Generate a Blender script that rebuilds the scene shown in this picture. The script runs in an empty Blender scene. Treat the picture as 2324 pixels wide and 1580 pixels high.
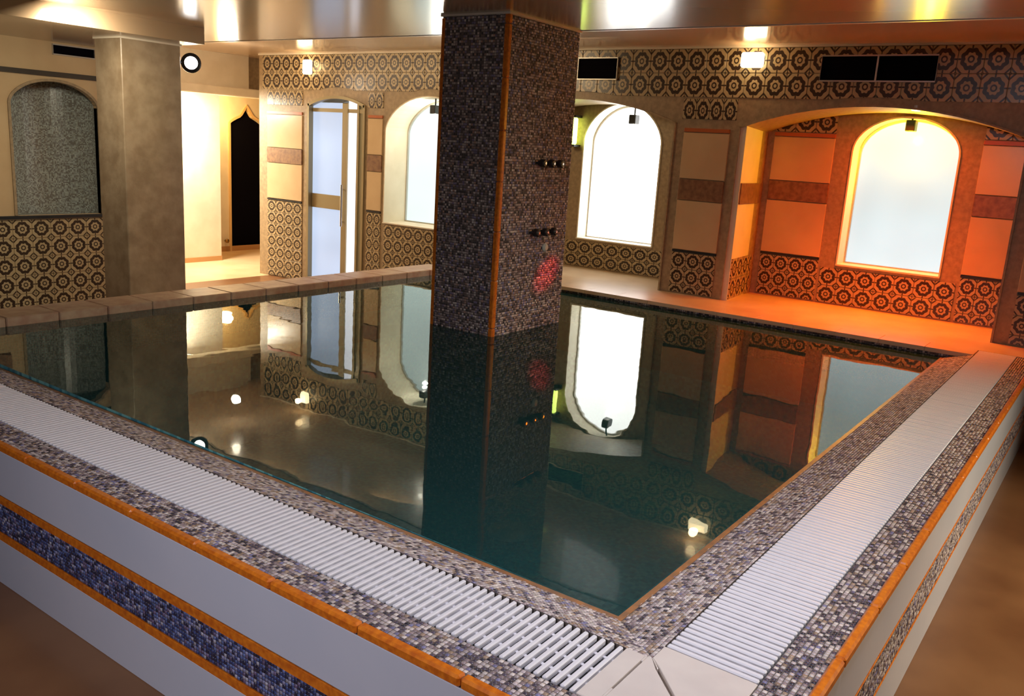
import bpy, bmesh, math, random
import numpy as np
from mathutils import Matrix, Vector
random.seed(7); rng = np.random.default_rng(7)
S = bpy.context.scene
COL = S.collection
PI = math.pi

# ------------------------------------------------------------------ camera
CAM = Vector((-1.6466, -0.7209, 1.1))
yaw, pit, rol = (math.radians(a) for a in (35.1564, -12.9293, 3.5652))
F = Vector((math.cos(pit)*math.cos(yaw), math.cos(pit)*math.sin(yaw), math.sin(pit)))
RT = Vector((math.sin(yaw), -math.cos(yaw), 0)); UP = RT.cross(F)
R2 = RT*math.cos(rol) + UP*math.sin(rol); U2 = -RT*math.sin(rol) + UP*math.cos(rol)
cd = bpy.data.cameras.new('camera'); cam = bpy.data.objects.new('camera', cd); COL.objects.link(cam)
M = Matrix((R2, U2, -F)).transposed().to_4x4(); M.translation = CAM; cam.matrix_world = M
cd.sensor_width = 36; cd.lens = 1972.49/2324*36; cd.clip_start = .02
S.camera = cam

# ------------------------------------------------------------------ world + exposure + large lights
w = bpy.data.worlds.new('world'); S.world = w; w.use_nodes = True
w.node_tree.nodes['Background'].inputs[0].default_value = (1, .8, .55, 1)
w.node_tree.nodes['Background'].inputs[1].default_value = .05
S.view_settings.view_transform = 'Standard'; S.view_settings.look = 'None'
S.view_settings.exposure = 0.5; S.view_settings.gamma = 1
S.view_settings.use_curve_mapping = False

def light(kind, name, loc, col, power, size=.1, target=None, spot=None, blend=.4, size_y=None):
    l = bpy.data.lights.new(name, kind); l.color = col; l.energy = power
    if kind == 'AREA':
        l.size = size
        if size_y: l.shape = 'RECTANGLE'; l.size_y = size_y
    else:
        l.shadow_soft_size = size
    if spot: l.spot_size = math.radians(spot); l.spot_blend = blend
    o = bpy.data.objects.new(name, l); COL.objects.link(o); o.location = loc
    if target is not None:
        o.rotation_euler = (Vector(target)-Vector(loc)).to_track_quat('-Z', 'Y').to_euler()
    return o
# lights of the room, with added fill lights marked (the two behind / above the camera are outside the frame)
light('AREA', 'ceiling_panel_light', (.2, -.45, 1.84), (.88, .89, 1.0), 13.5, .35, (.3, .2, 0)).data.spread = 2.2
light('AREA', 'rear_fill_light', (-2.6, .6, 1.8), (.88, .88, 1.0), 20, .5, (-.6, .9, -.3)).data.spread = 2.1  # added unseen fill, gives the pool's outer face sideways light
light('AREA', 'aisle_light', (1.6, 5.25, 1.70), (1, .88, .66), 11, .3, (2.2, 7.0, .2))
light('AREA', 'hall_light', (4.3, 8.55, 1.45), (1, .88, .70), 80, .5, (4.9, 8.7, -.5))
light('POINT', 'hall_rear_light', (5.6, 9.2, 1.3), (1, .6, .22), 22, .1)
light('AREA', 'arcade_light', (3.75, 4.3, 1.93), (1, .74, .42), 10, .5, (5.2, 4.6, .3))
light('POINT', 'lintel_fill_light', (4.15, 7.05, 1.70), (1, .86, .66), 5, .05)  # added source without a fixture, brightens the lintel over the hall passage
cove = light('AREA', 'cove_light', (3.41, 6.2, 1.89), (1, .80, .52), 8, .03, (4.6, 5.0, 2.1), size_y=3.6)
cove.rotation_euler = Matrix((Vector((.26, 0, -.966)), Vector((0, 1, 0)), Vector((-.966, 0, -.26)))).transposed().to_euler()
light('AREA', 'side_fill_light', (2.9, -3.3, 1.80), (1, .86, .62), 26, .4, (1.9, -.4, -.3)).data.spread = 1.3  # added out-of-view fill that lifts the right outer face of the pool
light('AREA', 'niche_orange_light', (5.33, .85, 1.50), (1, .10, .003), 10, .2, (5.26, .85, 0)).data.spread = 3.0
light('AREA', 'niche_downlight_light', (5.12, .80, 1.52), (1, .12, .008), 13, .1, (5.0, .80, 0)).data.spread = 1.75
light('SPOT', 'niche_red_spot', (5.12, .66, 1.44), (1, .02, .04), 420, .02, (3.17, 2.43, .30), 4.6, .8)

# ------------------------------------------------------------------ materials
def mat(name, col, rough=.5, metal=0, noise=None, nscale=8, emis=None, estr=0, spec=.5, bump=0, bscale=40, coat=0):
    m = bpy.data.materials.new(name); m.use_nodes = True
    nt = m.node_tree; b = nt.nodes['Principled BSDF']
    b.inputs['Base Color'].default_value = (*col, 1)
    b.inputs['Roughness'].default_value = rough; b.inputs['Metallic'].default_value = metal
    b.inputs['Specular IOR Level'].default_value = spec
    b.inputs['Coat Weight'].default_value = coat
    if noise or bump:
        tc = nt.nodes.new('ShaderNodeTexCoord')
    if noise:
        n = nt.nodes.new('ShaderNodeTexNoise'); n.inputs['Scale'].default_value = nscale
        n.inputs['Detail'].default_value = 6
        r = nt.nodes.new('ShaderNodeValToRGB'); r.color_ramp.elements[0].position = .35; r.color_ramp.elements[1].position = .65
        r.color_ramp.elements[0].color = (*noise, 1); r.color_ramp.elements[1].color = (*col, 1)
        nt.links.new(tc.outputs['Object'], n.inputs['Vector']); nt.links.new(n.outputs['Fac'], r.inputs[0])
        nt.links.new(r.outputs[0], b.inputs['Base Color'])
    if bump:
        n2 = nt.nodes.new('ShaderNodeTexNoise'); n2.inputs['Scale'].default_value = bscale
        bp = nt.nodes.new('ShaderNodeBump'); bp.inputs['Strength'].default_value = bump; bp.inputs['Distance'].default_value = .01
        nt.links.new(tc.outputs['Object'], n2.inputs['Vector']); nt.links.new(n2.outputs['Fac'], bp.inputs['Height'])
        nt.links.new(bp.outputs[0], b.inputs['Normal'])
    if emis:
        b.inputs['Emission Color'].default_value = (*emis, 1); b.inputs['Emission Strength'].default_value = estr
    return m

stone = mat('wall_stone', (.40, .29, .165), .45, noise=(.29, .21, .12), nscale=30, bump=.15)
plaster = mat('cream_plaster', (.82, .74, .58), .6, noise=(.74, .66, .5), nscale=5)
cream = mat('cream_tile', (.64, .47, .27), .25, noise=(.58, .41, .23), nscale=3)
band = mat('brown_band', (.30, .16, .08), .35, noise=(.18, .09, .05), nscale=25)
rust = mat('rust_line', (.45, .12, .03), .35)
marble = mat('deck_marble', (.72, .55, .36), .28, noise=(.62, .44, .27), nscale=4)
floorm = mat('floor_marble', (.27, .125, .05), .3, noise=(.16, .065, .025), nscale=1.8)
hallfloor = mat('hall_floor_marble', (.74, .55, .33), .28, noise=(.66, .46, .25), nscale=3)
coping = mat('coping_stone', (.56, .40, .26), .4, noise=(.44, .25, .16), nscale=12, bump=.2)
orange = mat('orange_trim', (.78, .22, .015), .3, noise=(.55, .12, .01), nscale=60)
whitepvc = mat('white_plastic', (.80, .78, .82), .35)
whitetile = mat('white_tile', (.62, .64, .72), .25, noise=(.57, .60, .69), nscale=2)
plate = mat('corner_plate', (.74, .66, .60), .4, noise=(.68, .6, .55), nscale=10)
dark = mat('black_metal', (.012, .012, .014), .4)
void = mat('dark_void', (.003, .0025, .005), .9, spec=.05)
chrome = mat('chrome', (.8, .8, .8), .15, metal=1)
silver = mat('vent_frame', (.5, .47, .42), .4, metal=.6)
trimw = mat('pale_trim', (.75, .66, .52), .4)
bronze = mat('bronze_frame', (.33, .27, .15), .35, metal=.3)
colstone = mat('column_stone', (.38, .29, .19), .35, noise=(.27, .195, .12), nscale=9, bump=.1)
ceil_m = mat('ceiling_gloss', (.40, .28, .17), .26, spec=.5, bump=.10, bscale=1.0, coat=.5)
ceil_m.node_tree.nodes['Principled BSDF'].inputs['Coat Roughness'].default_value = .16
ceil2_m = mat('ceiling_strip_gloss', (.62, .45, .30), .24, spec=.5, bump=.1, bscale=1.0, coat=.4)
grout = mat('dark_grout', (.13, .105, .09), .8)
channel = mat('gutter_dark', (.05, .05, .055), .8)

def tile_material():
    m = bpy.data.materials.new('patterned_tile'); m.use_nodes = True; nt = m.node_tree; N = nt.nodes; L = nt.links
    b = N['Principled BSDF']; b.inputs['Roughness'].default_value = .3
    uv = N.new('ShaderNodeUVMap'); uv.uv_map = 'UVMap'
    sep = N.new('ShaderNodeSeparateXYZ'); L.new(uv.outputs[0], sep.inputs[0])
    def mth(op, a, bb=None, c=None):
        n = N.new('ShaderNodeMath'); n.operation = op
        for i, v in enumerate((a, bb, c)):
            if v is None: continue
            if isinstance(v, (int, float)): n.inputs[i].default_value = v
            else: L.new(v, n.inputs[i])
        return n.outputs[0]
    x = mth('SUBTRACT', sep.outputs[0], .5); y = mth('SUBTRACT', sep.outputs[1], .5)
    r = mth('SQRT', mth('ADD', mth('MULTIPLY', x, x), mth('MULTIPLY', y, y)))
    th = mth('ARCTAN2', y, x)
    r8 = mth('ADD', r, mth('MULTIPLY', mth('COSINE', mth('MULTIPLY', th, 8)), .022))
    ring = mth('LESS_THAN', mth('ABSOLUTE', mth('SUBTRACT', r8, .31)), .078)
    ring2 = mth('LESS_THAN', mth('ABSOLUTE', mth('SUBTRACT', r, .10)), .030)
    ax = mth('ABSOLUTE', x); ay = mth('ABSOLUTE', y)
    cx = mth('SUBTRACT', .5, ax); cy = mth('SUBTRACT', .5, ay)
    d = mth('ADD', cx, cy)                                   # diamond round each corner
    dia = mth('LESS_THAN', mth('ABSOLUTE', mth('SUBTRACT', d, .20)), .045)
    cr = mth('LESS_THAN', d, .07)
    bars = mth('MULTIPLY', mth('LESS_THAN', mth('MINIMUM', ax, ay), .03), mth('GREATER_THAN', mth('MAXIMUM', ax, ay), .37))
    t = mth('MAXIMUM', mth('MAXIMUM', ring, ring2), mth('MAXIMUM', mth('MAXIMUM', dia, cr), bars))
    mx = N.new('ShaderNodeMix'); mx.data_type = 'RGBA'
    mx.inputs[6].default_value = (.47, .36, .20, 1); mx.inputs[7].default_value = (.040, .022, .013, 1)
    L.new(t, mx.inputs[0]); L.new(mx.outputs[2], b.inputs['Base Color'])
    return m
ptile = tile_material()

def mosaic_attr():
    m = bpy.data.materials.new('glass_mosaic'); m.use_nodes = True; nt = m.node_tree
    a = nt.nodes.new('ShaderNodeAttribute'); a.attribute_name = 'Col'
    b = nt.nodes['Principled BSDF']; b.inputs['Roughness'].default_value = .3
    nt.links.new(a.outputs['Color'], b.inputs['Base Color'])
    return m
mosaic = mosaic_attr()

def mosaic_proc(name, cols, scale, rough=.3):
    m = bpy.data.materials.new(name); m.use_nodes = True; nt = m.node_tree
    tc = nt.nodes.new('ShaderNodeTexCoord'); mp = nt.nodes.new('ShaderNodeVectorMath'); mp.operation = 'SCALE'; mp.inputs['Scale'].default_value = scale
    fl = nt.nodes.new('ShaderNodeVectorMath'); fl.operation = 'FLOOR'
    ad = nt.nodes.new('ShaderNodeVectorMath'); ad.operation = 'ADD'; ad.inputs[1].default_value = (.37, .41, .43)
    wn = nt.nodes.new('ShaderNodeTexWhiteNoise'); wn.noise_dimensions = '3D'
    r = nt.nodes.new('ShaderNodeValToRGB'); r.color_ramp.interpolation = 'CONSTANT'
    e = r.color_ramp.elements
    for i, c in enumerate(cols):
        p = i/len(cols)
        if i < 2: e[i].position = p; e[i].color = (*c, 1)
        else: x = e.new(p); x.color = (*c, 1)
    L = nt.links
    L.new(tc.outputs['Object'], mp.inputs[0]); L.new(mp.outputs[0], ad.inputs[0]); L.new(ad.outputs[0], fl.inputs[0])
    L.new(fl.outputs[0], wn.inputs['Vector']); L.new(wn.outputs['Value'], r.inputs[0])
    b = nt.nodes['Principled BSDF']; b.inputs['Roughness'].default_value = rough; L.new(r.outputs[0], b.inputs['Base Color'])
    return m
basin_m = mosaic_proc('basin_mosaic', [(.10, .36, .38), (.18, .50, .50), (.06, .24, .30), (.24, .60, .56), (.1, .38, .46)], 45)
niche_m = mosaic_proc('niche_mosaic', [(.34, .36, .32), (.20, .19, .16), (.45, .50, .46), (.28, .30, .28), (.20, .19, .17), (.38, .42, .4)], 95)

def pane_material(name, col, s, var=.12):
    m = bpy.data.materials.new(name); m.use_nodes = True; nt = m.node_tree; b = nt.nodes['Principled BSDF']
    b.inputs['Base Color'].default_value = (.10, .11, .11, 1); b.inputs['Roughness'].default_value = .25
    tc = nt.nodes.new('ShaderNodeTexCoord'); n = nt.nodes.new('ShaderNodeTexNoise'); n.inputs['Scale'].default_value = 1.6; n.inputs['Detail'].default_value = 1
    mr = nt.nodes.new('ShaderNodeMapRange'); mr.inputs[3].default_value = s*(1-var); mr.inputs[4].default_value = s*(1+var)
    nt.links.new(tc.outputs['Object'], n.inputs['Vector']); nt.links.new(n.outputs['Fac'], mr.inputs[0])
    b.inputs['Emission Color'].default_value = (*col, 1); nt.links.new(mr.outputs[0], b.inputs['Emission Strength'])
    return m
pane1 = pane_material('window_glass_far', (.84, 1.0, .95), .72)
pane2 = pane_material('window_glass_middle', (1, .99, .96), 3.5)
pane3 = pane_material('window_glass_near', (.72, .95, 1.0), .62, .3)
door_glass = pane_material('door_glass', (.62, .75, 1.0), .60, .3)
slit_glass = pane_material('door_glass_bright', (.95, .93, 1.0), 1.2)

def water_material():
    m = bpy.data.materials.new('pool_water'); m.use_nodes = True; nt = m.node_tree; N = nt.nodes; L = nt.links
    N.remove(N['Principled BSDF'])
    out = N['Material Output']
    tr = N.new('ShaderNodeBsdfTransparent'); tr.inputs[0].default_value = (.34, .62, .62, 1)
    gl = N.new('ShaderNodeBsdfGlossy'); gl.inputs['Roughness'].default_value = .012; gl.inputs['Color'].default_value = (.95, 1, .97, 1)
    fr = N.new('ShaderNodeFresnel'); fr.inputs['IOR'].default_value = 1.36
    mx = N.new('ShaderNodeMixShader')
    tc = N.new('ShaderNodeTexCoord'); n = N.new('ShaderNodeTexNoise'); n.inputs['Scale'].default_value = 3.2; n.inputs['Detail'].default_value = 2
    bp = N.new('ShaderNodeBump'); bp.inputs['Strength'].default_value = .045; bp.inputs['Distance'].default_value = .02
    L.new(tc.outputs['Object'], n.inputs['Vector']); L.new(n.outputs['Fac'], bp.inputs['Height'])
    L.new(bp.outputs[0], gl.inputs['Normal']); L.new(bp.outputs[0], fr.inputs['Normal'])
    df = N.new('ShaderNodeBsdfDiffuse'); df.inputs[0].default_value = (.035, .135, .14, 1)
    m0 = N.new('ShaderNodeMixShader'); m0.inputs[0].default_value = .30; L.new(tr.outputs[0], m0.inputs[1]); L.new(df.outputs[0], m0.inputs[2])
    L.new(fr.outputs[0], mx.inputs[0]); L.new(m0.outputs[0], mx.inputs[1]); L.new(gl.outputs[0], mx.inputs[2])
    L.new(mx.outputs[0], out.inputs['Surface'])
    return m
water_m = water_material()

# ------------------------------------------------------------------ helpers
def link(name, me, m, parent=None, loc=(0, 0, 0)):
    o = bpy.data.objects.new(name, me); COL.objects.link(o); o.location = loc
    if m is not None and me is not None and not me.materials: me.materials.append(m)
    if parent is not None: o.parent = parent
    return o
def from_bm(name, bm, m, parent=None, loc=(0, 0, 0), smooth=False):
    bmesh.ops.recalc_face_normals(bm, faces=bm.faces)
    me = bpy.data.meshes.new(name); bm.to_mesh(me); bm.free()
    if smooth:
        for p in me.polygons: p.use_smooth = True
    return link(name, me, m, parent, loc)
def tag(o, label, cat, group=None, kind=None):
    o['label'] = label; o['category'] = cat
    if group: o['group'] = group
    if kind: o['kind'] = kind
    return o
def struct(o, label=None):
    o['kind'] = 'structure'
    if label: o['label'] = label
    return o
def empty(name, loc=(0, 0, 0)):
    o = bpy.data.objects.new(name, None); COL.objects.link(o); o.location = loc; o.empty_display_size = .1
    return o
def local(o):   # parts are modelled in world space; keep them there under a parent with a location
    return Matrix.Translation(o.location).inverted()
def part(name, bm, m, parent, smooth=False, label=None):
    o = from_bm(name, bm, m, None, smooth=smooth); o.parent = parent
    o.matrix_parent_inverse = Matrix.Translation(-Vector(parent.location))
    if label: o['label'] = label
    return o
def box(bm, x0, x1, y0, y1, z0, z1, bev=0):
    r = bmesh.ops.create_cube(bm, size=1)
    vs = r['verts']
    for v in vs:
        v.co = Vector(((x0+x1)/2 + v.co.x*(x1-x0), (y0+y1)/2 + v.co.y*(y1-y0), (z0+z1)/2 + v.co.z*(z1-z0)))
    if bev:
        es = list({e for v in vs for e in v.link_edges})
        bmesh.ops.bevel(bm, geom=es, offset=bev, segments=1, affect='EDGES')
    return bm
def B(*a, **k): return box(bmesh.new(), *a, **k)
def FX(x0): return lambda u, v, n: Vector((x0-n, u, v))      # wall facing -x, u = y
def FY(y0): return lambda u, v, n: Vector((u, y0-n, v))      # wall facing -y, u = x
def prism(bm, poly, fr, n0, n1, cham=0, uv=None):
    k = len(poly); c = (sum(p[0] for p in poly)/k, sum(p[1] for p in poly)/k)
    def ins(p):
        d = (c[0]-p[0], c[1]-p[1]); l = math.hypot(*d) or 1
        return (p[0]+d[0]/l*cham*1.4, p[1]+d[1]/l*cham*1.4)
    A = [bm.verts.new(fr(p[0], p[1], n0)) for p in poly]
    fs = []
    if cham:
        Bv = [bm.verts.new(fr(p[0], p[1], n1-cham)) for p in poly]
        C = [bm.verts.new(fr(*ins(p), n1)) for p in poly]
        for i in range(k):
            j = (i+1) % k
            fs += [bm.faces.new((A[i], A[j], Bv[j], Bv[i])), bm.faces.new((Bv[i], Bv[j], C[j], C[i]))]
        fs.append(bm.faces.new(C))
        pts = [(v, p) for v, p in zip(A, poly)] + [(v, p) for v, p in zip(Bv, poly)] + [(v, ins(p)) for v, p in zip(C, poly)]
    else:
        Bv = [bm.verts.new(fr(p[0], p[1], n1)) for p in poly]
        for i in range(k):
            j = (i+1) % k; fs.append(bm.faces.new((A[i], A[j], Bv[j], Bv[i])))
        fs.append(bm.faces.new(Bv)); fs.append(bm.faces.new(A))
        pts = [(v, p) for v, p in zip(A, poly)] + [(v, p) for v, p in zip(Bv, poly)]
    if uv:
        lay = bm.loops.layers.uv.get('UVMap') or bm.loops.layers.uv.new('UVMap'); mp = {v: p for v, p in pts}
        for f in fs:
            for lo in f.loops:
                p = mp[lo.vert]; lo[lay].uv = ((p[0]-uv[0])/uv[2], (p[1]-uv[1])/uv[3])
def rect(u0, u1, v0, v1): return [(u0, v0), (u1, v0), (u1, v1), (u0, v1)]
def seg_arch(c, half, spring, peak):       # segment of a circle
    h = peak-spring; R = (half*half+h*h)/(2*h)
    return lambda u: spring + math.sqrt(max(R*R-(u-c)**2, 0)) - (R-h) if abs(u-c) < half else spring
def ell_arch(c, half, spring, peak, p=.5):
    return lambda u: spring + (peak-spring)*max(1-((u-c)/half)**2, 0)**p
def arch_wall(bm, fr, u0, u1, z0, z1, ops, n0, n1):
    """solid wall with arched openings; ops = (ua, ub, zbottom, archfn)"""
    cuts = {u0, u1}
    for a, b, zb, fn in ops:
        for i in range(19):
            t = -math.cos(PI*i/18); cuts.add(round(a+(b-a)*(t+1)/2, 5))
    cuts = sorted(c for c in cuts if u0-1e-6 <= c <= u1+1e-6)
    solid = None
    for a, b in zip(cuts[:-1], cuts[1:]):
        mid = (a+b)/2; op = [o for o in ops if o[0] < mid < o[1]]
        if not op:
            prism(bm, rect(a, b, z0, z1), fr, n0, n1)
        else:
            _, _, zb, fn = op[0]
            if zb > z0+1e-4: prism(bm, rect(a, b, z0, zb), fr, n0, n1)
            prism(bm, [(a, fn(a)), (b, fn(b)), (b, z1), (a, z1)], fr, n0, n1)
def outline(a, b, zb, fn, n=22):
    pts = [(a, zb)]
    for i in range(n+1):
        t = -math.cos(PI*i/n); u = a+(b-a)*(t+1)/2; pts.append((u, fn(u)))
    pts.append((b, zb)); return pts
def lining(bm, pts, fr, n0, n1, th, closed=False, inward=True):
    """band of thickness th inside an outline, from depth n0 to n1"""
    c = (sum(p[0] for p in pts)/len(pts), sum(p[1] for p in pts)/len(pts))
    k = len(pts); inn = []
    for i, p in enumerate(pts):
        a = pts[i-1] if (i or closed) else p; b = pts[(i+1) % k] if (i < k-1 or closed) else p
        d = Vector((b[0]-a[0], b[1]-a[1])).normalized(); nn = Vector((-d.y, d.x))
        if (nn.x*(c[0]-p[0]) + nn.y*(c[1]-p[1]) > 0) != inward: nn = -nn
        inn.append((p[0]+nn.x*th, p[1]+nn.y*th))
    for i in range(k if closed else k-1):
        j = (i+1) % k
        prism(bm, [pts[i], pts[j], inn[j], inn[i]], fr, n0, n1)
def lathe(bm, prof, mtx, n=20):
    rings = []
    for r, z in prof:
        rings.append([bm.verts.new(mtx @ Vector((r*math.cos(2*PI*i/n), r*math.sin(2*PI*i/n), z))) for i in range(n)] if r > 1e-5 else [bm.verts.new(mtx @ Vector((0, 0, z)))])
    for a, b in zip(rings[:-1], rings[1:]):
        for i in range(n):
            j = (i+1) % n
            vs = [a[i % len(a)], a[j % len(a)], b[j % len(b)], b[i % len(b)]]
            vs = list(dict.fromkeys(vs))
            if len(vs) > 2: bm.faces.new(vs)
def axis_m(loc, d): return Matrix.Translation(loc) @ Vector(d).to_track_quat('Z', 'Y').to_matrix().to_4x4()
def tube(bm, a, b, r, n=10):
    a = Vector(a); b = Vector(b); lathe(bm, [(0, 0), (r, 0), (r, (b-a).length), (0, (b-a).length)], axis_m(a, b-a), n)

# real mosaic chips: one joined mesh, each chip a raised tessera with its own colour
def mosaic_patch(name, origin, ua, va, nrm, lu, lv, pitch, palette, weights, parent, chip=.82, h=.0015, mask=None):
    nu, nv = max(1, int(round(lu/pitch))), max(1, int(round(lv/pitch)))
    ua, va, nrm = (np.array(a, float) for a in (ua, va, nrm)); O = np.array(origin, float)
    U, V = np.meshgrid((np.arange(nu)+.5)*lu/nu, (np.arange(nv)+.5)*lv/nv, indexing='ij')
    U = U.ravel(); V = V.ravel()
    if mask is not None:
        k = mask(U, V); U = U[k]; V = V[k]
    n = len(U); U = U + rng.normal(0, pitch*.03, n); V = V + rng.normal(0, pitch*.03, n)
    a = pitch*chip/2; cor = [(-1, -1), (1, -1), (1, 1), (-1, 1)]
    hh = h*rng.uniform(.6, 1.3, n)
    P = np.zeros((n, 8, 3))
    for i, (s, t) in enumerate(cor):
        base = O + np.outer(U+s*a, ua) + np.outer(V+t*a, va); P[:, i] = base
        topb = O + np.outer(U+s*a*.88, ua) + np.outer(V+t*a*.88, va) + np.outer(hh, nrm); P[:, 4+i] = topb
    f = np.array([[4, 5, 6, 7], [0, 1, 5, 4], [1, 2, 6, 5], [2, 3, 7, 6], [3, 0, 4, 7]])
    if np.dot(np.cross(ua, va), nrm) < 0: f = f[:, ::-1]
    faces = (f[None] + (np.arange(n)*8)[:, None, None]).reshape(-1, 4)
    me = bpy.data.meshes.new(name); me.vertices.add(n*8); me.vertices.foreach_set('co', P.reshape(-1))
    nf = len(faces); me.loops.add(nf*4); me.polygons.add(nf)
    me.loops.foreach_set('vertex_index', faces.reshape(-1).astype(np.int32))
    me.polygons.foreach_set('loop_start', (np.arange(nf)*4).astype(np.int32))
    me.update(calc_edges=True); me.validate()
    idx = rng.choice(len(palette), n, p=np.array(weights)/sum(weights))
    c = np.array(palette)[idx] * rng.uniform(.75, 1.25, (n, 1))
    at = me.attributes.new('Col', 'FLOAT_COLOR', 'FACE')
    cc = np.ones((nf, 4)); cc[:, :3] = np.repeat(np.clip(c, 0, 1), 5, axis=0); at.data.foreach_set('color', cc.reshape(-1))
    o = link(name, me, mosaic, parent); o['kind'] = 'stuff'
    if parent: o.matrix_parent_inverse = Matrix.Translation(-Vector(parent.location))
    return o
PAL_RIM = [(.50, .42, .42), (.30, .23, .24), (.09, .07, .10), (.62, .54, .50), (.20, .19, .33), (.36, .25, .18), (.04, .035, .05)]
W_RIM = [4, 4, 4, 4, 2, 2, 2]
PAL_BLUE = [(.05, .07, .20), (.12, .16, .36), (.03, .03, .07), (.26, .26, .42), (.16, .12, .22), (.4, .38, .45)]
W_BLUE = [4, 3, 4, 2, 2, 1]
PAL_COL = [(.34, .26, .24), (.15, .11, .10), (.55, .46, .40), (.22, .18, .28), (.06, .05, .05), (.42, .25, .18), (.66, .58, .52)]
W_COL = [5, 5, 3, 2.5, 4, 2, 1]

ZR, ZF, ZB, ZW = 0.0, -.549, -1.15, -.05       # rim top, lower floor, basin bottom, water level
LX, LY = 4.50, 4.37
XF, XB = 5.05, 5.70                            # arcade front, niche back wall
CZ1, CZ2, CZ3 = 1.86, 1.97, 1.74               # ceiling heights

# ------------------------------------------------------------------ floors and ceilings
bm = bmesh.new()
box(bm, -5, -.335, -4.5, 11.5, ZF-.15, ZF); box(bm, -.335, 7.5, -4.5, -.335, ZF-.15, ZF); box(bm, -.335, 7.5, LY+.25, 7.6, ZF-.15, ZF)
struct(from_bm('floor', bm, floorm), 'brown marble floor around and below the raised pool')
struct(from_bm('floor', B(-.335, 7.5, 7.6, 11.5, ZF-.15, ZF), hallfloor), 'bright beige floor of the hall')
deck = struct(from_bm('floor', B(LX+.16, 6.3, -.30, LY+.25, ZF-.1, ZR), marble), 'beige marble deck between the pool and the arched niches')
struct(from_bm('ceiling', B(-5, 3.36, -4.5, 12, CZ1, CZ1+.3), ceil_m), 'low glossy ceiling over the pool')
struct(from_bm('ceiling', B(3.36, 7.5, -4.5, 12, CZ2, CZ2+.2), ceil2_m), 'raised glossy ceiling strip beside the arcade')
struct(from_bm('ceiling', B(-5, 2.70, 5.45, 12, CZ3, CZ1+.01), ceil_m), 'lowered ceiling over the left aisle')
bm = bmesh.new(); box(bm, 3.35, 3.375, -4.5, 12, CZ1-.004, CZ1+.012)
struct(from_bm('trim_1', bm, trimw), 'thin pale edge where the ceiling steps up')

# ------------------------------------------------------------------ right wall: arcade front at XF
wall = empty('wall_right', (XF, 3, 0)); struct(wall, 'tiled arcade wall with arched niches, windows and a glass door')
bay3 = (-.03, 1.96, -.006, seg_arch(.965, .995, 1.37, 1.555))
bay2 = (2.50, 4.43, -.006, seg_arch(3.465, .965, 1.385, 1.565))
win1 = (4.60, 5.75, .25, ell_arch(5.175, .575, 1.20, 1.55, .6))
door = (6.04, 6.93, ZF, seg_arch(6.485, .445, 1.44, 1.53))
bm = bmesh.new()
arch_wall(bm, FX(XF), -4.5, 4.6, ZF, CZ2+.01, [bay3, bay2], -.65, 0)
arch_wall(bm, FX(XF), 4.6, 7.77, ZF, CZ2+.01, [win1, door], -.40, 0)
part('wall_body', bm, stone, wall)
# splayed jamb of the big niche
bm = bmesh.new()
zt_ = bay3[3](1.90)+.004
bot = [bm.verts.new((x, y, -.004)) for x, y in [(5.0505, 1.90), (5.0505, 1.962), (5.70, 1.962)]]
top = [bm.verts.new((v.co.x, v.co.y, zt_)) for v in bot]
bm.faces.new(bot); bm.faces.new(top)
for i in range(3):
    j = (i+1) % 3; bm.faces.new((bot[i], bot[j], top[j], top[i]))
part('jamb', bm, plaster, wall, label='smooth jamb on the left side of the orange lit niche')
bm = bmesh.new(); lining(bm, outline(*bay3), FX(XF), -.60, .012, .014, inward=True); part('arch_edge', bm, stone, wall, label='stone edge round the orange lit niche')
bm = bmesh.new(); lining(bm, outline(*bay2), FX(XF), -.60, .012, .014, inward=True); part('arch_edge', bm, stone, wall, label='stone edge round the niche behind the mosaic column')

JL = math.hypot(.65, .062); JD = Vector((.65, .062, 0))/JL; JN = Vector((.062, -.65, 0))/JL
FJ = lambda u, v, n: Vector((5.0505, 1.90, 0)) + JD*u + Vector((0, 0, v)) + JN*n
# tiles ------------------------------------------------------------
_tile_cache = {}
def full_tile(parent, axis, x0, u, v, su, sv, th=.008):
    key = (axis, round(su, 4), round(sv, 4))
    g = .0025
    if key not in _tile_cache:
        fr = (lambda a, b, n: Vector((-n, a, b))) if axis == 'x' else (lambda a, b, n: Vector((a, -n, b)))
        bmm = bmesh.new(); prism(bmm, rect(g, su-g, g, sv-g), fr, 0, th, .002, uv=(0, 0, su, sv))
        bmesh.ops.recalc_face_normals(bmm, faces=bmm.faces)
        me = bpy.data.meshes.new('tile'); bmm.to_mesh(me); bmm.free(); me.materials.append(ptile); _tile_cache[key] = me
    o = bpy.data.objects.new('tile', _tile_cache[key]); COL.objects.link(o)
    o.parent = parent; o.matrix_parent_inverse = Matrix.Translation(-Vector(parent.location))
    o.location = (x0, u, v) if axis == 'x' else (u, x0, v)
    return o
def cut_tile(parent, axis, x0, poly, uv, th=.008):
    fr = FX(x0) if axis == 'x' else FY(x0)
    bmm = bmesh.new(); prism(bmm, poly, fr, 0, th, .0015, uv=uv)
    return part('tile', bmm, ptile, parent)
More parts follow.
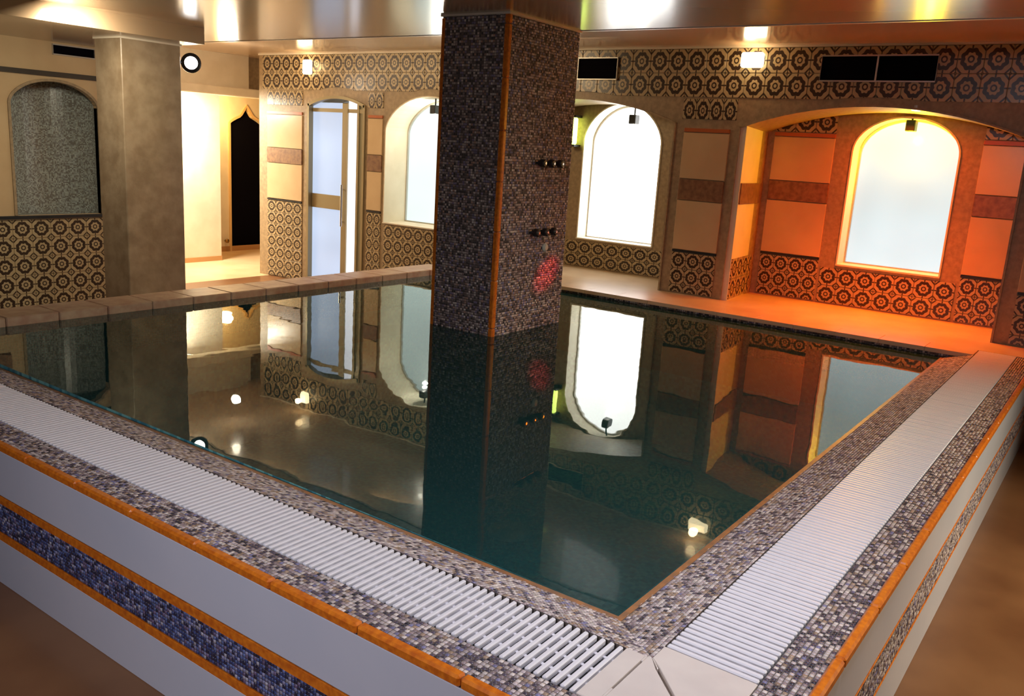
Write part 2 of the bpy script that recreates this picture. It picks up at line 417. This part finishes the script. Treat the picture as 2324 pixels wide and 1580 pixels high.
def tile_field(parent, axis, x0, u0, u1, v0, v1, s, floorfn=None, holes=(), from_top=True, sv=None):
    nu = max(1, round((u1-u0)/s)); su = (u1-u0)/nu; sv = sv or s
    nv = math.ceil((v1-v0)/sv - .05)
    for i in range(nu):
        for j in range(nv):
            a, b = u0+i*su, u0+(i+1)*su
            t = v1-j*sv; z = t-sv; lo = max(z, v0)
            if any(h[0]-.01 < (a+b)/2 < h[1]+.01 and h[2] < (t+lo)/2 < h[3] for h in holes): continue
            k = 4; us = [a+(b-a)*q/k for q in range(k+1)]
            fl = [max(lo, floorfn(q)) if floorfn else lo for q in us]
            if min(fl) > t-.02: continue
            if max(fl) <= z+1e-6:
                full_tile(parent, axis, x0, a, z, su, sv); continue
            g = .0025
            us[0] += g; us[-1] -= g
            pts = [(q, min(f+g, t-g)) for q, f in zip(us, fl)]
            keep = [(q, f) for q, f in pts]
            ok = [i2 for i2, (q, f) in enumerate(keep) if f < t-g-1e-5]
            if not ok: continue
            i0, i1 = max(min(ok)-1, 0), min(max(ok)+1, k)
            bot_ = keep[i0:i1+1]
            poly = bot_ + [(bot_[-1][0], t-g), (bot_[0][0], t-g)]
            cl = []
            for p in poly:
                if not cl or math.hypot(p[0]-cl[-1][0], p[1]-cl[-1][1]) > 1e-4: cl.append(p)
            if math.hypot(cl[0][0]-cl[-1][0], cl[0][1]-cl[-1][1]) < 1e-4: cl.pop()
            if len(cl) > 2: cut_tile(parent, axis, x0, cl, (a, z, su, sv))
BW = .115
def spandrel(u):
    z = 1.585
    for a, b, zb, fn in (bay3, bay2, win1, door):
        if a-BW < u < b+BW:
            uu = min(max(u, a+.001), b-.001); z = max(z, fn(uu)+BW*(.75 if zb < -.1 else .55 if a > 4 else .42))
    return z
vents = [(3.08, 3.45, 1.72, 1.885), (.60, 1.38, 1.72, 1.885)]
tile_field(wall, 'x', XF, -.50, 7.70, 1.585, 1.955, .165, spandrel, holes=[], sv=.185)
# a half row right over the panels between the arches
for a, b in ((1.99, 2.45), (5.79, 6.01), (4.46, 4.58), (7.02, 7.62)):
    tile_field(wall, 'x', XF, a, b, 1.39, 1.575, .13, lambda u: spandrel(u)-.17, sv=.185)
def panel(parent, fr, u0, u1, z0, z1, m, name='panel', th=.012):
    bmm = bmesh.new(); prism(bmm, rect(u0, u1, z0, z1), fr, 0, th, .003); return part(name, bmm, m, parent)
def pier_panels(parent, fr, axis, x0, u0, u1, zt, zb0, zb1, zl, zbase, s=.135):
    panel(parent, fr, u0, u1, zb1+.006, zt, cream)
    panel(parent, fr, u0, u1, zb0, zb1, band, 'band', .016)
    panel(parent, fr, u0, u1, zl+.008, zb0-.006, cream)
    panel(parent, fr, u0, u1, zl-.012, zl+.003, dark, 'edge_line', .014)
    tile_field(parent, axis, x0, u0, u1, zbase+.01, zl-.015, s)
    panel(parent, fr, u0, u1, zt+.006, zt+.035, rust, 'edge_line', .014)
for u0, u1, zb in ((2.03, 2.42, 0), (5.79, 6.00, ZF), (7.02, 7.62, ZF), (4.46, 4.57, 0)):
    pier_panels(wall, FX(XF), 'x', XF, u0, u1, 1.31, .775, .94, .36, zb)
panel(wall, FJ, .01, .64, .775, .94, band, 'band', .012)
for i in range(4):
    for j in range(2):
        bm = bmesh.new(); u_, v_ = .01+i*.158, .01+j*.165
        prism(bm, rect(u_+.002, u_+.156, v_+.002, v_+.163), FJ, 0, .008, .0015, uv=(u_, v_, .158, .165)); part('tile', bm, ptile, wall)
pier_panels(wall, FX(XF), 'x', XF, -.50, -.12, 1.31, .775, .94, .36, 0)
tile_field(wall, 'x', XF, 4.62, 5.74, ZF+.01, .235, .14)
bm = bmesh.new(); prism(bm, rect(-.5, 7.77, CZ2-.014, CZ2), FX(XF), 0, .014); part('cornice', bm, trimw, wall)

# ------------------------------------------------------------------ back wall of the niches at XB
back = empty('wall_back', (XB, 2, 0)); struct(back, 'recessed back wall inside the arched niches')
w3 = (.47, 1.26, .325, ell_arch(.865, .395, 1.24, 1.52, .5))
w2 = (2.93, 3.76, .275, ell_arch(3.345, .415, 1.22, 1.57, .6))
bm = bmesh.new(); arch_wall(bm, FX(XB), -.2, 4.55, 0, CZ2, [w3, w2], -.26, 0); part('wall_body', bm, stone, back)
for u0, u1 in ((1.40, 1.90), (-.03, .33), (3.90, 4.40), (2.52, 2.80)):
    pier_panels(back, FX(XB), 'x', XB, u0, u1, 1.33, .815, .97, .365, 0, .135)
    tile_field(back, 'x', XB, u0, u1, 1.37, 1.545, .175)
tile_field(back, 'x', XB, .35, 1.38, .01, .30, .147)
tile_field(back, 'x', XB, 2.82, 3.88, .01, .255, .15, sv=.123)

def window(name, op, xf, depth, pm, label, fr_col=plaster, frame_m=silver):
    a, b, zb, fn = op
    e = empty(name, (xf, (a+b)/2, zb)); struct(e, label)
    pts = outline(a, b, zb, fn)
    bmm = bmesh.new(); lining(bmm, pts, FX(xf), -depth, .012, .012); part('reveal', bmm, fr_col, e)
    bmm = bmesh.new(); prism(bmm, rect(a+.001, b-.001, zb, zb+.012), FX(xf), -depth, .02); part('sill', bmm, fr_col, e)
    ins = [(p[0]+(.012 if p[0] < (a+b)/2 else -.012), p[1]-.012 if p[1] > zb+.05 else p[1]+.012) for p in pts]
    bmm = bmesh.new(); lining(bmm, ins, FX(xf), -depth, -depth+.03, .016, closed=True); part('frame', bmm, frame_m, e)
    bmm = bmesh.new(); prism(bmm, ins, FX(xf), -depth-.012, -depth+.006); part('pane', bmm, pm, e)
    return e
window('window_1', win1, XF, .34, pane1, 'arched window with pale green frosted glass left of the mosaic column')
window('window_2', w2, XB, .18, pane2, 'overexposed white arched window right of the mosaic column')
window('window_3', w3, XB, .20, pane3, 'arched frosted window inside the orange lit niche', plaster)

# ------------------------------------------------------------------ glass door and hall behind
d1 = empty('door_1', (XF+.2, 6.48, ZF)); struct(d1, 'frosted glass door in a bronze arched frame')
bm = bmesh.new(); lining(bm, outline(*door), FX(XF), -.12, .02, .03); part('door_frame', bm, bronze, d1)
XG = XF+.05
def gl(y0, y1, z0, z1, m, nm='pane'):
    bmm = bmesh.new(); prism(bmm, rect(y0, y1, z0, z1), FX(XG), -.008, .008); return part(nm, bmm, m, d1)
def barp(y0, y1, z0, z1, nm='mullion', m=None):
    bmm = bmesh.new(); prism(bmm, rect(y0, y1, z0, z1), FX(XG), -.02, .025, .004); return part(nm, bmm, m or bronze, d1)
gl(6.42, 6.91, .47, 1.46, door_glass); gl(6.42, 6.91, ZF+.06, .33, door_glass)
gl(6.20, 6.34, ZF+.06, 1.50, slit_glass)
gl(6.06, 6.18, ZF+.06, 1.50, mat('dim_glass', (.35, .33, .22), .2))
barp(6.42, 6.90, .32, .475, 'rail'); barp(6.34, 6.42, ZF+.02, 1.46); barp(6.17, 6.20, ZF+.02, 1.46); barp(6.07, 6.90, ZF+.005, ZF+.07, 'rail')
bm = bmesh.new(); prism(bm, rect(6.07, 6.90, 1.36, 1.40), FX(XG), -.02, .02, .003); part("rail", bm, bronze, d1)
bm = bmesh.new(); tube(bm, (XG-.055, 6.385, .15), (XG-.055, 6.385, .60), .012); tube(bm, (XG-.055, 6.385, .2), (XG, 6.385, .2), .008); tube(bm, (XG-.055, 6.385, .55), (XG, 6.385, .55), .008)
part('door_handle', bm, chrome, d1, label='chrome pull handle')
bm = bmesh.new(); box(bm, XF+.4, XF+.45, 5.8, 7.7, ZF, CZ2); struct(from_bm('wall_behind_glass', bm, plaster), None)

hall = empty('wall_hall', (4.3, 8.6, 0)); struct(hall, 'pale walls of the bright hall seen past the stone column')
bm = bmesh.new(); box(bm, 2.95, 5.33, 8.90, 9.05, ZF, CZ2); part('wall_body', bm, plaster, hall)
bm = bmesh.new()
ogee = lambda u: 1.20 + (.13*min(1, max(0, 1-abs(u-6.27)/.27))**.8 if abs(u-6.27) > .10 else .13*min(1, (1-abs(u-6.27)/.27))**.8 + .10*(1-abs(u-6.27)/.10)**1.3)
ogee_op = (6.00, 6.54, ZF, ogee)
arch_wall(bm, FY(9.60), 5.33, 7.4, ZF, CZ2, [ogee_op], -.15, 0)
box(bm, 5.25, 5.33, 9.0, 9.6, ZF, CZ2); part('wall_body', bm, plaster, hall)
bm = bmesh.new(); box(bm, 5.30, 7.4, 9.585, 9.6, ZF, ZF+.07); box(bm, 2.95, 5.33, 8.885, 8.9, ZF, ZF+.06); part('skirting', bm, orange and mat('wood_skirting', (.55, .3, .12), .4), hall)
struct(from_bm('wall_lintel', B(2.95, 5.30, 8.28, 8.44, 1.60, CZ2), plaster), 'white lintel over the hall passage')
struct(from_bm('trim_2', B(2.95, 5.78, 8.22, 8.40, 1.50, 1.60, bev=.01), plaster), 'bright moulding under the lintel')
struct(from_bm('wall_stub', B(5.30, 5.90, 8.36, 8.5, 1.60, CZ2), stone), 'beige end of the lintel')
d2 = empty('door_2', (6.27, 9.64, ZF)); struct(d2, 'dark doorway with a pointed arch in the bright hall')
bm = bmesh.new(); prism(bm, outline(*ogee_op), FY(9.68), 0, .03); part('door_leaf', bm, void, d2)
bm = bmesh.new(); lining(bm, outline(*ogee_op), FY(9.60), -.05, .02, .03, inward=False); part('door_frame', bm, mat('ochre_frame', (.8, .55, .25), .4), d2)
bm = bmesh.new(); lathe(bm, [(0, 0), (.012, 0), (.012, .03), (.028, .04), (.028, .06), (0, .07)], axis_m((5.90, 9.6, -.40), (0, -1, 0)), 12)
tag(from_bm('door_stop', bm, mat('brass_stop', (.35, .2, .06), .3, metal=.8), smooth=True), 'small brass knob low on the hall wall beside the dark doorway', 'knob')
struct(from_bm('wall_far', B(-5, 7.5, 11.3, 11.5, ZF, CZ2), plaster))
struct(from_bm('wall_rear', B(-5, -4.8, -4.5, 11.5, ZF, CZ2), stone)); struct(from_bm('wall_front', B(-5, 7.5, -4.6, -4.4, ZF, CZ2), stone))

# ------------------------------------------------------------------ left wall (y = YL) with mosaic niche
YL = 7.0
left = empty('wall_left', (1, YL, 0)); struct(left, 'left wall with mosaic alcove above patterned wainscot')
nop = (1.93, 2.67, .29, ell_arch(2.30, .37, 1.22, 1.415, .6))
bm = bmesh.new(); arch_wall(bm, FY(YL), -4.8, 3.0, ZF, CZ3+.01, [nop], -.05, 0); box(bm, 2.9, 3.0, 7.05, 8.3, ZF, CZ2)
part('wall_body', bm, plaster if False else cream, left)
bm = bmesh.new()      # half round alcove
n = 24; rings = []
for z in (.27, 1.45):
    rings.append([bm.verts.new((2.30 - .372*math.cos(PI*i/n), YL+.048 + .33*math.sin(PI*i/n), z)) for i in range(n+1)])
for i in range(n): bm.faces.new((rings[0][i], rings[0][i+1], rings[1][i+1], rings[1][i]))
bm.faces.new(rings[0]); bm.faces.new(rings[1])
part('alcove', bm, niche_m, left, label='half round alcove lined with grey green mosaic')
bm = bmesh.new(); lining(bm, outline(*nop), FY(YL), -.05, .012, .022, inward=False); part('alcove_edge', bm, stone, left)
bm = bmesh.new(); prism(bm, rect(-1, 3.0, 1.455, 1.495), FY(YL), 0, .03, .004); part('rail', bm, mat('dark_rail', (.045, .035, .025), .4), left)
bm = bmesh.new(); prism(bm, rect(-1, 3.0, .262, .288), FY(YL), 0, .03, .004); part('rail', bm, dark, left, label='dark capping line over the wainscot')
panel(left, FY(YL), 1.2, 1.80, .78, .93, band, 'band', .016)
panel(left, FY(YL), 1.2, 1.80, 1.38, 1.43, rust, 'edge_line', .016)
tile_field(left, 'y', YL, .60, 3.0, ZF+.01, .255, .160)

# ------------------------------------------------------------------ the pool
pool = empty('swimming_pool', (2.2, 2.2, ZF)); tag(pool, 'raised square indoor pool with mosaic edges and orange trim', 'pool')
S1, S2, WI = .2257, .343, .19
bm = bmesh.new()   # masonry body (hollow)
y2, x2 = LY+.25, LX+.16
box(bm, -S2+.004, -S1, -S2+.004, y2, ZF, -.004); box(bm, -S1, x2, -S2+.004, -S1, ZF, -.004)
box(bm, -S1, 0, -S1, y2, ZF, -.035); box(bm, 0, x2, -S1, 0, ZF, -.035)
part('pool_body', bm, grout, pool)
bm = bmesh.new(); box(bm, -.02, x2, LY, y2-.005, ZF, -.03); box(bm, LX, x2, -S1, LY, ZF, -.03); part('pool_body', bm, grout, pool)
# basin
bm = bmesh.new()
a0, a1, b0, b1 = WI, LX, WI, LY
v = [bm.verts.new(p) for p in ((a0, b0, -.051), (a1, b0, -.051), (a1, b1, -.0301), (a0, b1, -.0301), (a0, b0, ZB), (a1, b0, ZB), (a1, b1, ZB), (a0, b1, ZB))]
for q in ((4, 5, 6, 7), (0, 4, 5, 1), (1, 5, 6, 2), (2, 6, 7, 3), (3, 7, 4, 0)): bm.faces.new([v[i] for i in q])
part('basin', bm, basin_m, pool, label='dark green mosaic basin')
# sloping mosaic beaches
bm = bmesh.new()
def quadslab(bm, pts, t=.03):
    A = [bm.verts.new(p) for p in pts]; Bq = [bm.verts.new((p[0], p[1], p[2]-t)) for p in pts]
    bm.faces.new(A); bm.faces.new(Bq[::-1])
    for i in range(4): j = (i+1) % 4; bm.faces.new((A[i], Bq[i], Bq[j], A[j]))
quadslab(bm, [(0, 0, -.003), (WI, WI, -.056), (WI, LY, -.056), (0, LY, -.003)])
quadslab(bm, [(0, 0, -.003), (LX, 0, -.003), (LX, WI, -.056), (WI, WI, -.056)])
part('inner_slope', bm, grout, pool)
sl = math.hypot(WI, .053); dn = Vector((WI, 0, -.053)).normalized(); nn = Vector((.053, 0, WI)).normalized()
dn2 = Vector((0, WI, -.053)).normalized(); nn2 = Vector((0, .053, WI)).normalized()
mosaic_patch('inner_mosaic', (0, 0, -.003), (0, 1, 0), dn, nn, LY, sl, .0125, PAL_RIM, [5, 4, 2.5, 5, 1.5, 3, 1], pool, mask=lambda u, vv: u > vv*.965)
mosaic_patch('inner_mosaic', (0, 0, -.003), (1, 0, 0), dn2, nn2, LX, sl, .0125, PAL_RIM, [5, 4, 3, 4, 1, 4, 1.5], pool, mask=lambda u, vv: u > vv*.965)
# outer mosaic strips on the rim
mosaic_patch('outer_mosaic', (-.321, -.321, -.004), (0, 1, 0), (1, 0, 0), (0, 0, 1), y2+.321, .095, .0118, PAL_RIM, W_RIM, pool)
mosaic_patch('outer_mosaic', (-.226, -.323, -.004), (1, 0, 0), (0, 1, 0), (0, 0, 1), 5.25, .097, .0118, PAL_RIM, [4, 3, 4, 4, 1, 2, 3], pool)
# orange nosing made of segments
def nosing(axis, length):
    n = int(length/.30)
    for i in range(n):
        a = -S2 + i*length/n; b = a + length/n - .002
        if axis == 'y': bmm = B(-S2-.006, -.321, a, b, -.026, .003, bev=.006)
        else: bmm = B(a, b, -S2-.006, -.323, -.026, .003, bev=.006)
        part('nosing', bmm, orange, pool)
nosing('y', y2+S2); nosing('x', 5.38)
# outer faces: white tiles, orange lines, blue mosaic band
def band_y(z0, z1, m, nm, th): part(nm, B(-S2-th, -S2+.004, -S2-th, y2, z0, z1, bev=.0015), m, pool)
def band_x(z0, z1, m, nm, th): part(nm, B(-S2, 5.05, -S2-th, -S2+.004, z0, z1, bev=.0015), m, pool)
band_y(-.196, -.027, whitetile, 'face_tile', .0); band_y(-.228, -.198, orange, 'orange_line', .003)
band_y(-.372, -.342, orange, 'orange_line', .003); band_y(ZF, -.374, whitetile, 'face_tile', .0)
band_x(-.206, -.027, whitetile, 'face_tile', .0); band_x(-.214, -.208, orange, 'orange_line', .002)
band_x(-.358, -.352, orange, 'orange_line', .002); band_x(ZF, -.364, whitetile, 'face_tile', .0)
mosaic_patch('face_mosaic', (-S2+.002, -S2, -.341), (0, 1, 0), (0, 0, 1), (-1, 0, 0), y2+S2, .112, .0115, PAL_BLUE, W_BLUE, pool)
mosaic_patch('face_mosaic', (-S2, -S2+.002, -.351), (1, 0, 0), (0, 0, 1), (0, -1, 0), 5.38, .132, .0120, PAL_RIM, W_RIM, pool)
# submerged orange line
bm = bmesh.new(); box(bm, .167, .184, .167, LY, -.07, -.0486); box(bm, .184, LX, .167, .184, -.07, -.0486); part('waterline_trim', bm, mat('waterline_brown', (.40, .17, .06), .4, noise=(.24, .12, .06), nscale=30), pool)
# coping stones along the two far sides
n = 15
for i in range(n):
    a = -.0 + i*LX/n
    bmm = B(a+.002, a+LX/n-.002, LY-.03, y2, -.056, ZR+random.uniform(-.001, .001), bev=.006); part('coping_stone', bmm, coping, pool)
for i in range(15):
    a = .001 + i*(LY-.03)/15
    bmm = B(LX-.03, x2, a+.0006, a+(LY-.03)/15-.0006, -.028, ZR+.001, bev=.0015); part('coping_stone', bmm, marble, pool)
for i in range(2): part('coping_stone', B(-S1+i*.11, -S1+i*.11+.107, LY-.03, y2, -.030, ZR, bev=.005), coping, pool)
# mosaic under the far copings (dark strip above the water)
mosaic_patch('waterline_mosaic', (0, LY-.004, -.30), (1, 0, 0), (0, 0, 1), (0, -1, 0), LX, .27, .016, PAL_COL, W_COL, pool)
mosaic_patch('waterline_mosaic', (LX-.004, 0, -.30), (0, 1, 0), (0, 0, 1), (-1, 0, 0), LY, .27, .016, PAL_COL, W_COL, pool)
# drain
XD, YD = 2.35, 2.03
bm = bmesh.new(); lathe(bm, [(0, .02), (.10, .02), (.13, .012), (.14, 0)], Matrix.Translation((XD, YD, ZB+.002)), 24)
tag(from_bm('pool_drain', bm, mat('drain_white', (.7, .78, .76), .4), smooth=False), 'pale round drain cover on the pool bottom', 'drain')

# water
wat = from_bm('pool_water', B(.16, LX-.001, .16, LY-.001, ZW-.002, ZW), water_m)
for p in list(wat.data.polygons): pass
bmw = bmesh.new(); vs = [bmw.verts.new(p) for p in ((.15, .15, ZW), (LX, .15, ZW), (LX, LY, ZW), (.15, LY, ZW))]; bmw.faces.new(vs)
bmw.to_mesh(wat.data); bmw.free()
tag(wat, 'still dark green pool water mirroring windows and column', 'water', kind='stuff')

# ------------------------------------------------------------------ overflow gratings
def grating(axis, start, end, label, w_):
    t = empty('overflow_grating', (-.113, (start+end)/2, -.03) if axis == 'y' else ((start+end)/2, -.113, -.03))
    tag(t, label, 'grating', 'white slatted overflow gratings on the pool rim')
    L_ = .219
    bmm = bmesh.new()
    if axis == 'y': box(bmm, -L_/2, L_/2, -w_/2, w_/2, -.016, 0, bev=.0028)
    else: box(bmm, -w_/2, w_/2, -L_/2, L_/2, -.016, 0, bev=.0028)
    bmesh.ops.recalc_face_normals(bmm, faces=bmm.faces); me = bpy.data.meshes.new('slat'); bmm.to_mesh(me); bmm.free(); me.materials.append(whitepvc)
    n = int((end-start)/.0232)
    for i in range(n):
        p = start + (i+.5)*(end-start)/n
        o = bpy.data.objects.new('slat', me); COL.objects.link(o); o.parent = t
        o.matrix_parent_inverse = Matrix.Translation(-Vector(t.location))
        dz = random.uniform(-.0006, .0006)
        o.location = (-.113, p, dz) if axis == 'y' else (p, -.113, dz)
    for q in (-.17, -.113, -.055):
        bmm = B(q-.004, q+.004, start, end, -.022, -.010) if axis == 'y' else B(start, end, q-.004, q+.004, -.022, -.010)
        part('connector', bmm, whitepvc, t)
    bmm = B(-S1+.001, -.001, start, end, -.0345, -.028) if axis == 'y' else B(start, end, -S1+.001, -.001, -.0345, -.028)
    part('channel', bmm, channel, t)
grating('y', .064, 4.335, 'white slatted grating along the left hand pool edge', .0120)
grating('x', .064, 4.655, 'white slatted grating along the right hand pool edge', .0150)
cp = empty('corner_plate', (-.1, -.1, 0)); tag(cp, 'beige corner cover with two open joints at the near pool corner', 'plate')
def polyplate(pts, nm='plate_section'):
    bmm = bmesh.new(); prism(bmm, pts, lambda u, v_, n_: Vector((u, v_, n_)), -.03, .0, .0015); part(nm, bmm, plate, cp)
e = -S1+.001; g = .0035
polyplate([(e, .009), (-.160, .009), (-.160, .014), (e, .014)]); polyplate([(-.026, .009), (-.001, .009), (-.001, .014), (-.026, .014)])
polyplate([(-.031, -.029), (-.001, -.001), (.002, -.001), (-.029, -.031)]); polyplate([(e, e), (e+.006, e), (-.108, -.112), (-.112, -.108)])
polyplate([(e, .014), (-.001, .014), (-.001, .062), (e, .062)])
polyplate([(e, e+g*1.5), (-.030-g, -.030+g), (-.001, -.001), (-.001, .009), (e, .009)])
polyplate([(e+g*1.5, e), (.062, e), (.062, -.001), (.002, -.001), (-.030+g, -.030-g)])

# ------------------------------------------------------------------ mosaic column in the pool
PX0, PX1, PY0, PY1 = 2.597, 3.367, 2.430, 2.928
mc = empty('mosaic_column', ((PX0+PX1)/2, (PY0+PY1)/2, ZB)); tag(mc, 'square mosaic column with orange corner strip standing in the pool', 'column')
part('core', B(PX0, PX1, PY0, PY1, ZB, CZ1+.001), grout, mc)
mosaic_patch('mosaic_face', (PX0, PY1, -.25), (0, -1, 0), (0, 0, 1), (-1, 0, 0), PY1-PY0-.02, CZ1+.25, .0150, PAL_COL, W_COL, mc, h=.003)
mosaic_patch('mosaic_face', (PX0+.02, PY0, -.25), (1, 0, 0), (0, 0, 1), (0, -1, 0), PX1-PX0-.02, CZ1+.25, .0150, [(.42, .33, .33), (.20, .15, .16), (.62, .53, .52), (.22, .22, .40), (.07, .06, .07), (.46, .30, .24), (.70, .64, .62)], W_COL, mc, h=.003)
for z0 in np.arange(-.3, CZ1-.01, .3):
    part('corner_strip', B(PX0-.007, PX0+.028, PY0-.007, PY0+.028, z0, min(z0+.298, CZ1), bev=.006), orange, mc)
bm = bmesh.new(); box(bm, PX0-.012, PX1+.012, PY0-.012, PY1+.012, CZ1-.012, CZ1+.001); part('top_trim', bm, trimw, mc)
bm = bmesh.new(); box(bm, PX0-.004, PX0+.02, PY1-.02, PY1+.004, -.2, CZ1-.02); part('corner_strip', bm, orange, mc)

def knob_row(x, z, label):
    t = empty('tap_row', (x, PY0-.004, z)); tag(t, label, 'taps', 'rows of dark taps on the mosaic column')
    part('back_plate', B(x-.02, x+.24, PY0-.010, PY0-.003, z-.012, z+.012, bev=.003), chrome, t)
    for i in range(3):
        m_ = axis_m((x+.02+i*.10, PY0-.006, z), (0, -1, 0)); bmm = bmesh.new()
        lathe(bmm, [(0, 0), (.014, 0), (.014, .02), (.026, .024), (.026, .05), (.018, .056), (0, .056)], m_, 14)
        k = part('knob', bmm, dark, t, smooth=False)
        bmm = bmesh.new(); lathe(bmm, [(0, .0562), (.010, .0562), (.008, .060), (0, .060)], m_, 10); part('knob_cap', bmm, chrome, k)
knob_row(2.96, 1.02, 'upper row of three dark taps on the mosaic column')
knob_row(2.94, .585, 'lower row of three dark taps on the mosaic column')
bm = bmesh.new(); lathe(bm, [(0, 0), (.028, 0), (.028, .008), (.018, .018), (0, .02)], axis_m((3.12, PY0-.003, .48), (0, -1, 0)), 16)
tag(from_bm('jet_nozzle', bm, mat('nozzle_white', (.6, .62, .55), .3), smooth=False), 'small pale round nozzle below the lower tap row on the mosaic column', 'nozzle')

# ------------------------------------------------------------------ stone column at the left aisle
QX0, QX1, QY0, QY1 = 2.171, 2.676, 5.7315, 6.10
sc = empty('stone_column', ((QX0+QX1)/2, (QY0+QY1)/2, ZF)); tag(sc, 'plain beige square stone column beyond the far left pool edge', 'column')
nslab = 5; zs = np.linspace(ZF, CZ3, nslab+1)
part('shaft', B(QX0, QX1, QY0, QY1, ZF, CZ3+.001, bev=.006), colstone, sc)
part('top_trim', B(QX0-.008, QX1+.008, QY0-.008, QY1+.008, CZ3-.012, CZ3+.001), trimw, sc)

# round bulkhead lamp on the column
rl = empty('round_lamp', (2.80, 5.86, 1.62)); tag(rl, 'round white lamp with dark rim mounted beside the beige stone column', 'lamp')
tc_ = Vector((2.885, 5.90, 1.625)); dcam = (CAM-tc_); dcam.z = 0; dcam.normalize()
mm = axis_m(tc_, dcam)
bm = bmesh.new(); lathe(bm, [(0, -.06), (.055, -.055), (.080, -.02), (.080, .018), (.072, .026), (.052, .026), (.052, .012)], mm, 28); part('rim', bm, dark, rl, smooth=False)
bm = bmesh.new(); lathe(bm, [(.054, .012), (.045, .022), (.02, .030), (0, .032)], mm, 24)
part('lens', bm, mat('lamp_lens', (1, 1, 1), .3, emis=(1, .97, .93), estr=9), rl, smooth=True)
bm = bmesh.new(); tube(bm, (QX1-.002, 5.93, 1.625), tuple(tc_-dcam*.04), .014); part('bracket', bm, dark, rl)

# ------------------------------------------------------------------ wall lamps, vents, fittings
lamp_glass = mat('lamp_glass', (1, .95, .8), .3, emis=(1, .80, .48), estr=7)
def wall_lamp(y, z, w_, h_, label, estr):
    t = empty('wall_lamp', (XF, y, z)); tag(t, label, 'lamp', 'box wall lamps on the patterned tile band')
    part('back_plate', B(XF-.018, XF-.008, y-w_*.4, y+w_*.4, z-h_*.4, z+h_*.4, bev=.003), silver, t)
    part('shade', B(XF-.075, XF-.018, y-w_/2, y+w_/2, z-h_/2, z+h_/2, bev=.012), mat('lamp_shade', (1, .95, .8), .3, emis=(1, .80, .48), estr=estr), t)
    light('POINT', 'wall_lamp_light', (XF-.14, y, z+.02), (1, .68, .34), 1.1, .04)
wall_lamp(1.90, 1.862, .17, .11, 'glowing box lamp above the pier beside the orange niche', 4)
wall_lamp(6.90, 1.82, .11, .15, 'glowing box lamp above the frosted glass door', 4)
def vent(fr, u0, u1, z0, z1, label, splits=1, group='black air vents below the ceiling'):
    c = fr((u0+u1)/2, (z0+z1)/2, 0)
    t = empty('air_vent', c); tag(t, label, 'vent', group)
    bmm = bmesh.new(); prism(bmm, rect(u0, u1, z0, z1), fr, .002, .010); part('backing', bmm, void, t)
    bmm = bmesh.new(); lining(bmm, rect(u0, u1, z0, z1), fr, .004, .024, .010, closed=True, inward=False)
    for k in range(1, splits):
        u = u0+(u1-u0)*k/splits; prism(bmm, rect(u-.006, u+.006, z0, z1), fr, .004, .024)
    part('frame', bmm, silver, t)
    n = max(2, int((z1-z0)/.03))
    for i in range(n):
        z = z0+(i+.5)*(z1-z0)/n
        bmm = bmesh.new(); prism(bmm, rect(u0, u1, z-.003, z+.001), fr, .010, .014); part('slat', bmm, void, t)
vent(FX(XF-.008), 3.08, 3.46, 1.72, 1.885, 'single black air vent right of the mosaic column')
vent(FX(XF-.008), .60, 1.38, 1.72, 1.885, 'wide double black air vent above the orange niche', 2)
vent(FY(YL), 2.30, 2.66, 1.645, 1.715, 'narrow black air vent left of the stone column')

def spot_fix(x, y, z, label, col, power, mcol=dark):
    t = empty('window_spotlight', (x, y, z+.05)); tag(t, label, 'spotlight', 'small spotlights under the window arches')
    part('housing', B(x-.05, x+.04, y-.035, y+.035, z-.045, z+.04, bev=.006), mcol, t)
    bmm = bmesh.new(); tube(bmm, (x, y, z+.035), (x, y, z+.13), .008); part('stem', bmm, mcol, t)
    light('POINT', 'window_spot_light', (x+.0, y, z-.10), col, power, .03)
spot_fix(5.20, 5.22, 1.43, 'black spotlight hanging in the window arch left of the mosaic column', (1, .95, .78), 7)
spot_fix(5.78, 3.28, 1.43, 'black spotlight hanging in the white window right of the mosaic column', (1, .93, .72), 2.0)
spot_fix(5.74, .855, 1.455, 'small dark green spotlight hanging in the window of the orange niche', (1, .62, .012), 16.0, mat('green_housing', (.03, .07, .02), .4))
dl = empty('downlight', (5.20, .72, 1.53)); tag(dl, 'tiny bright downlight at the crown of the orange niche arch', 'lamp')
bm = bmesh.new(); lathe(bm, [(0, -.012), (.03, -.012), (.04, -.006), (.04, .02)], Matrix.Translation((5.10, .70, 1.538)), 16); part('lens', bm, mat('downlight_lens', (1, 1, 1), .3, emis=(1, .8, .6), estr=10), dl)
bm = bmesh.new(); lathe(bm, [(.04, -.010), (.052, -.008), (.052, .02)], Matrix.Translation((5.10, .70, 1.54)), 16); part('rim', bm, silver, dl)
gs = empty('green_lantern', (5.68, 3.85, 1.2)); tag(gs, 'small glowing yellow green lantern half hidden behind the mosaic column', 'lamp')
part('glass', B(5.60, 5.66, 3.81, 3.87, 1.17, 1.42, bev=.012), mat('lantern_glass', (.9, 1, .5), .3, emis=(.75, 1, .16), estr=3.5), gs)
bm = bmesh.new(); box(bm, 5.59, 5.70, 3.80, 3.88, 1.42, 1.44); box(bm, 5.59, 5.70, 3.80, 3.88, 1.15, 1.17); part('holder', bm, dark, gs)
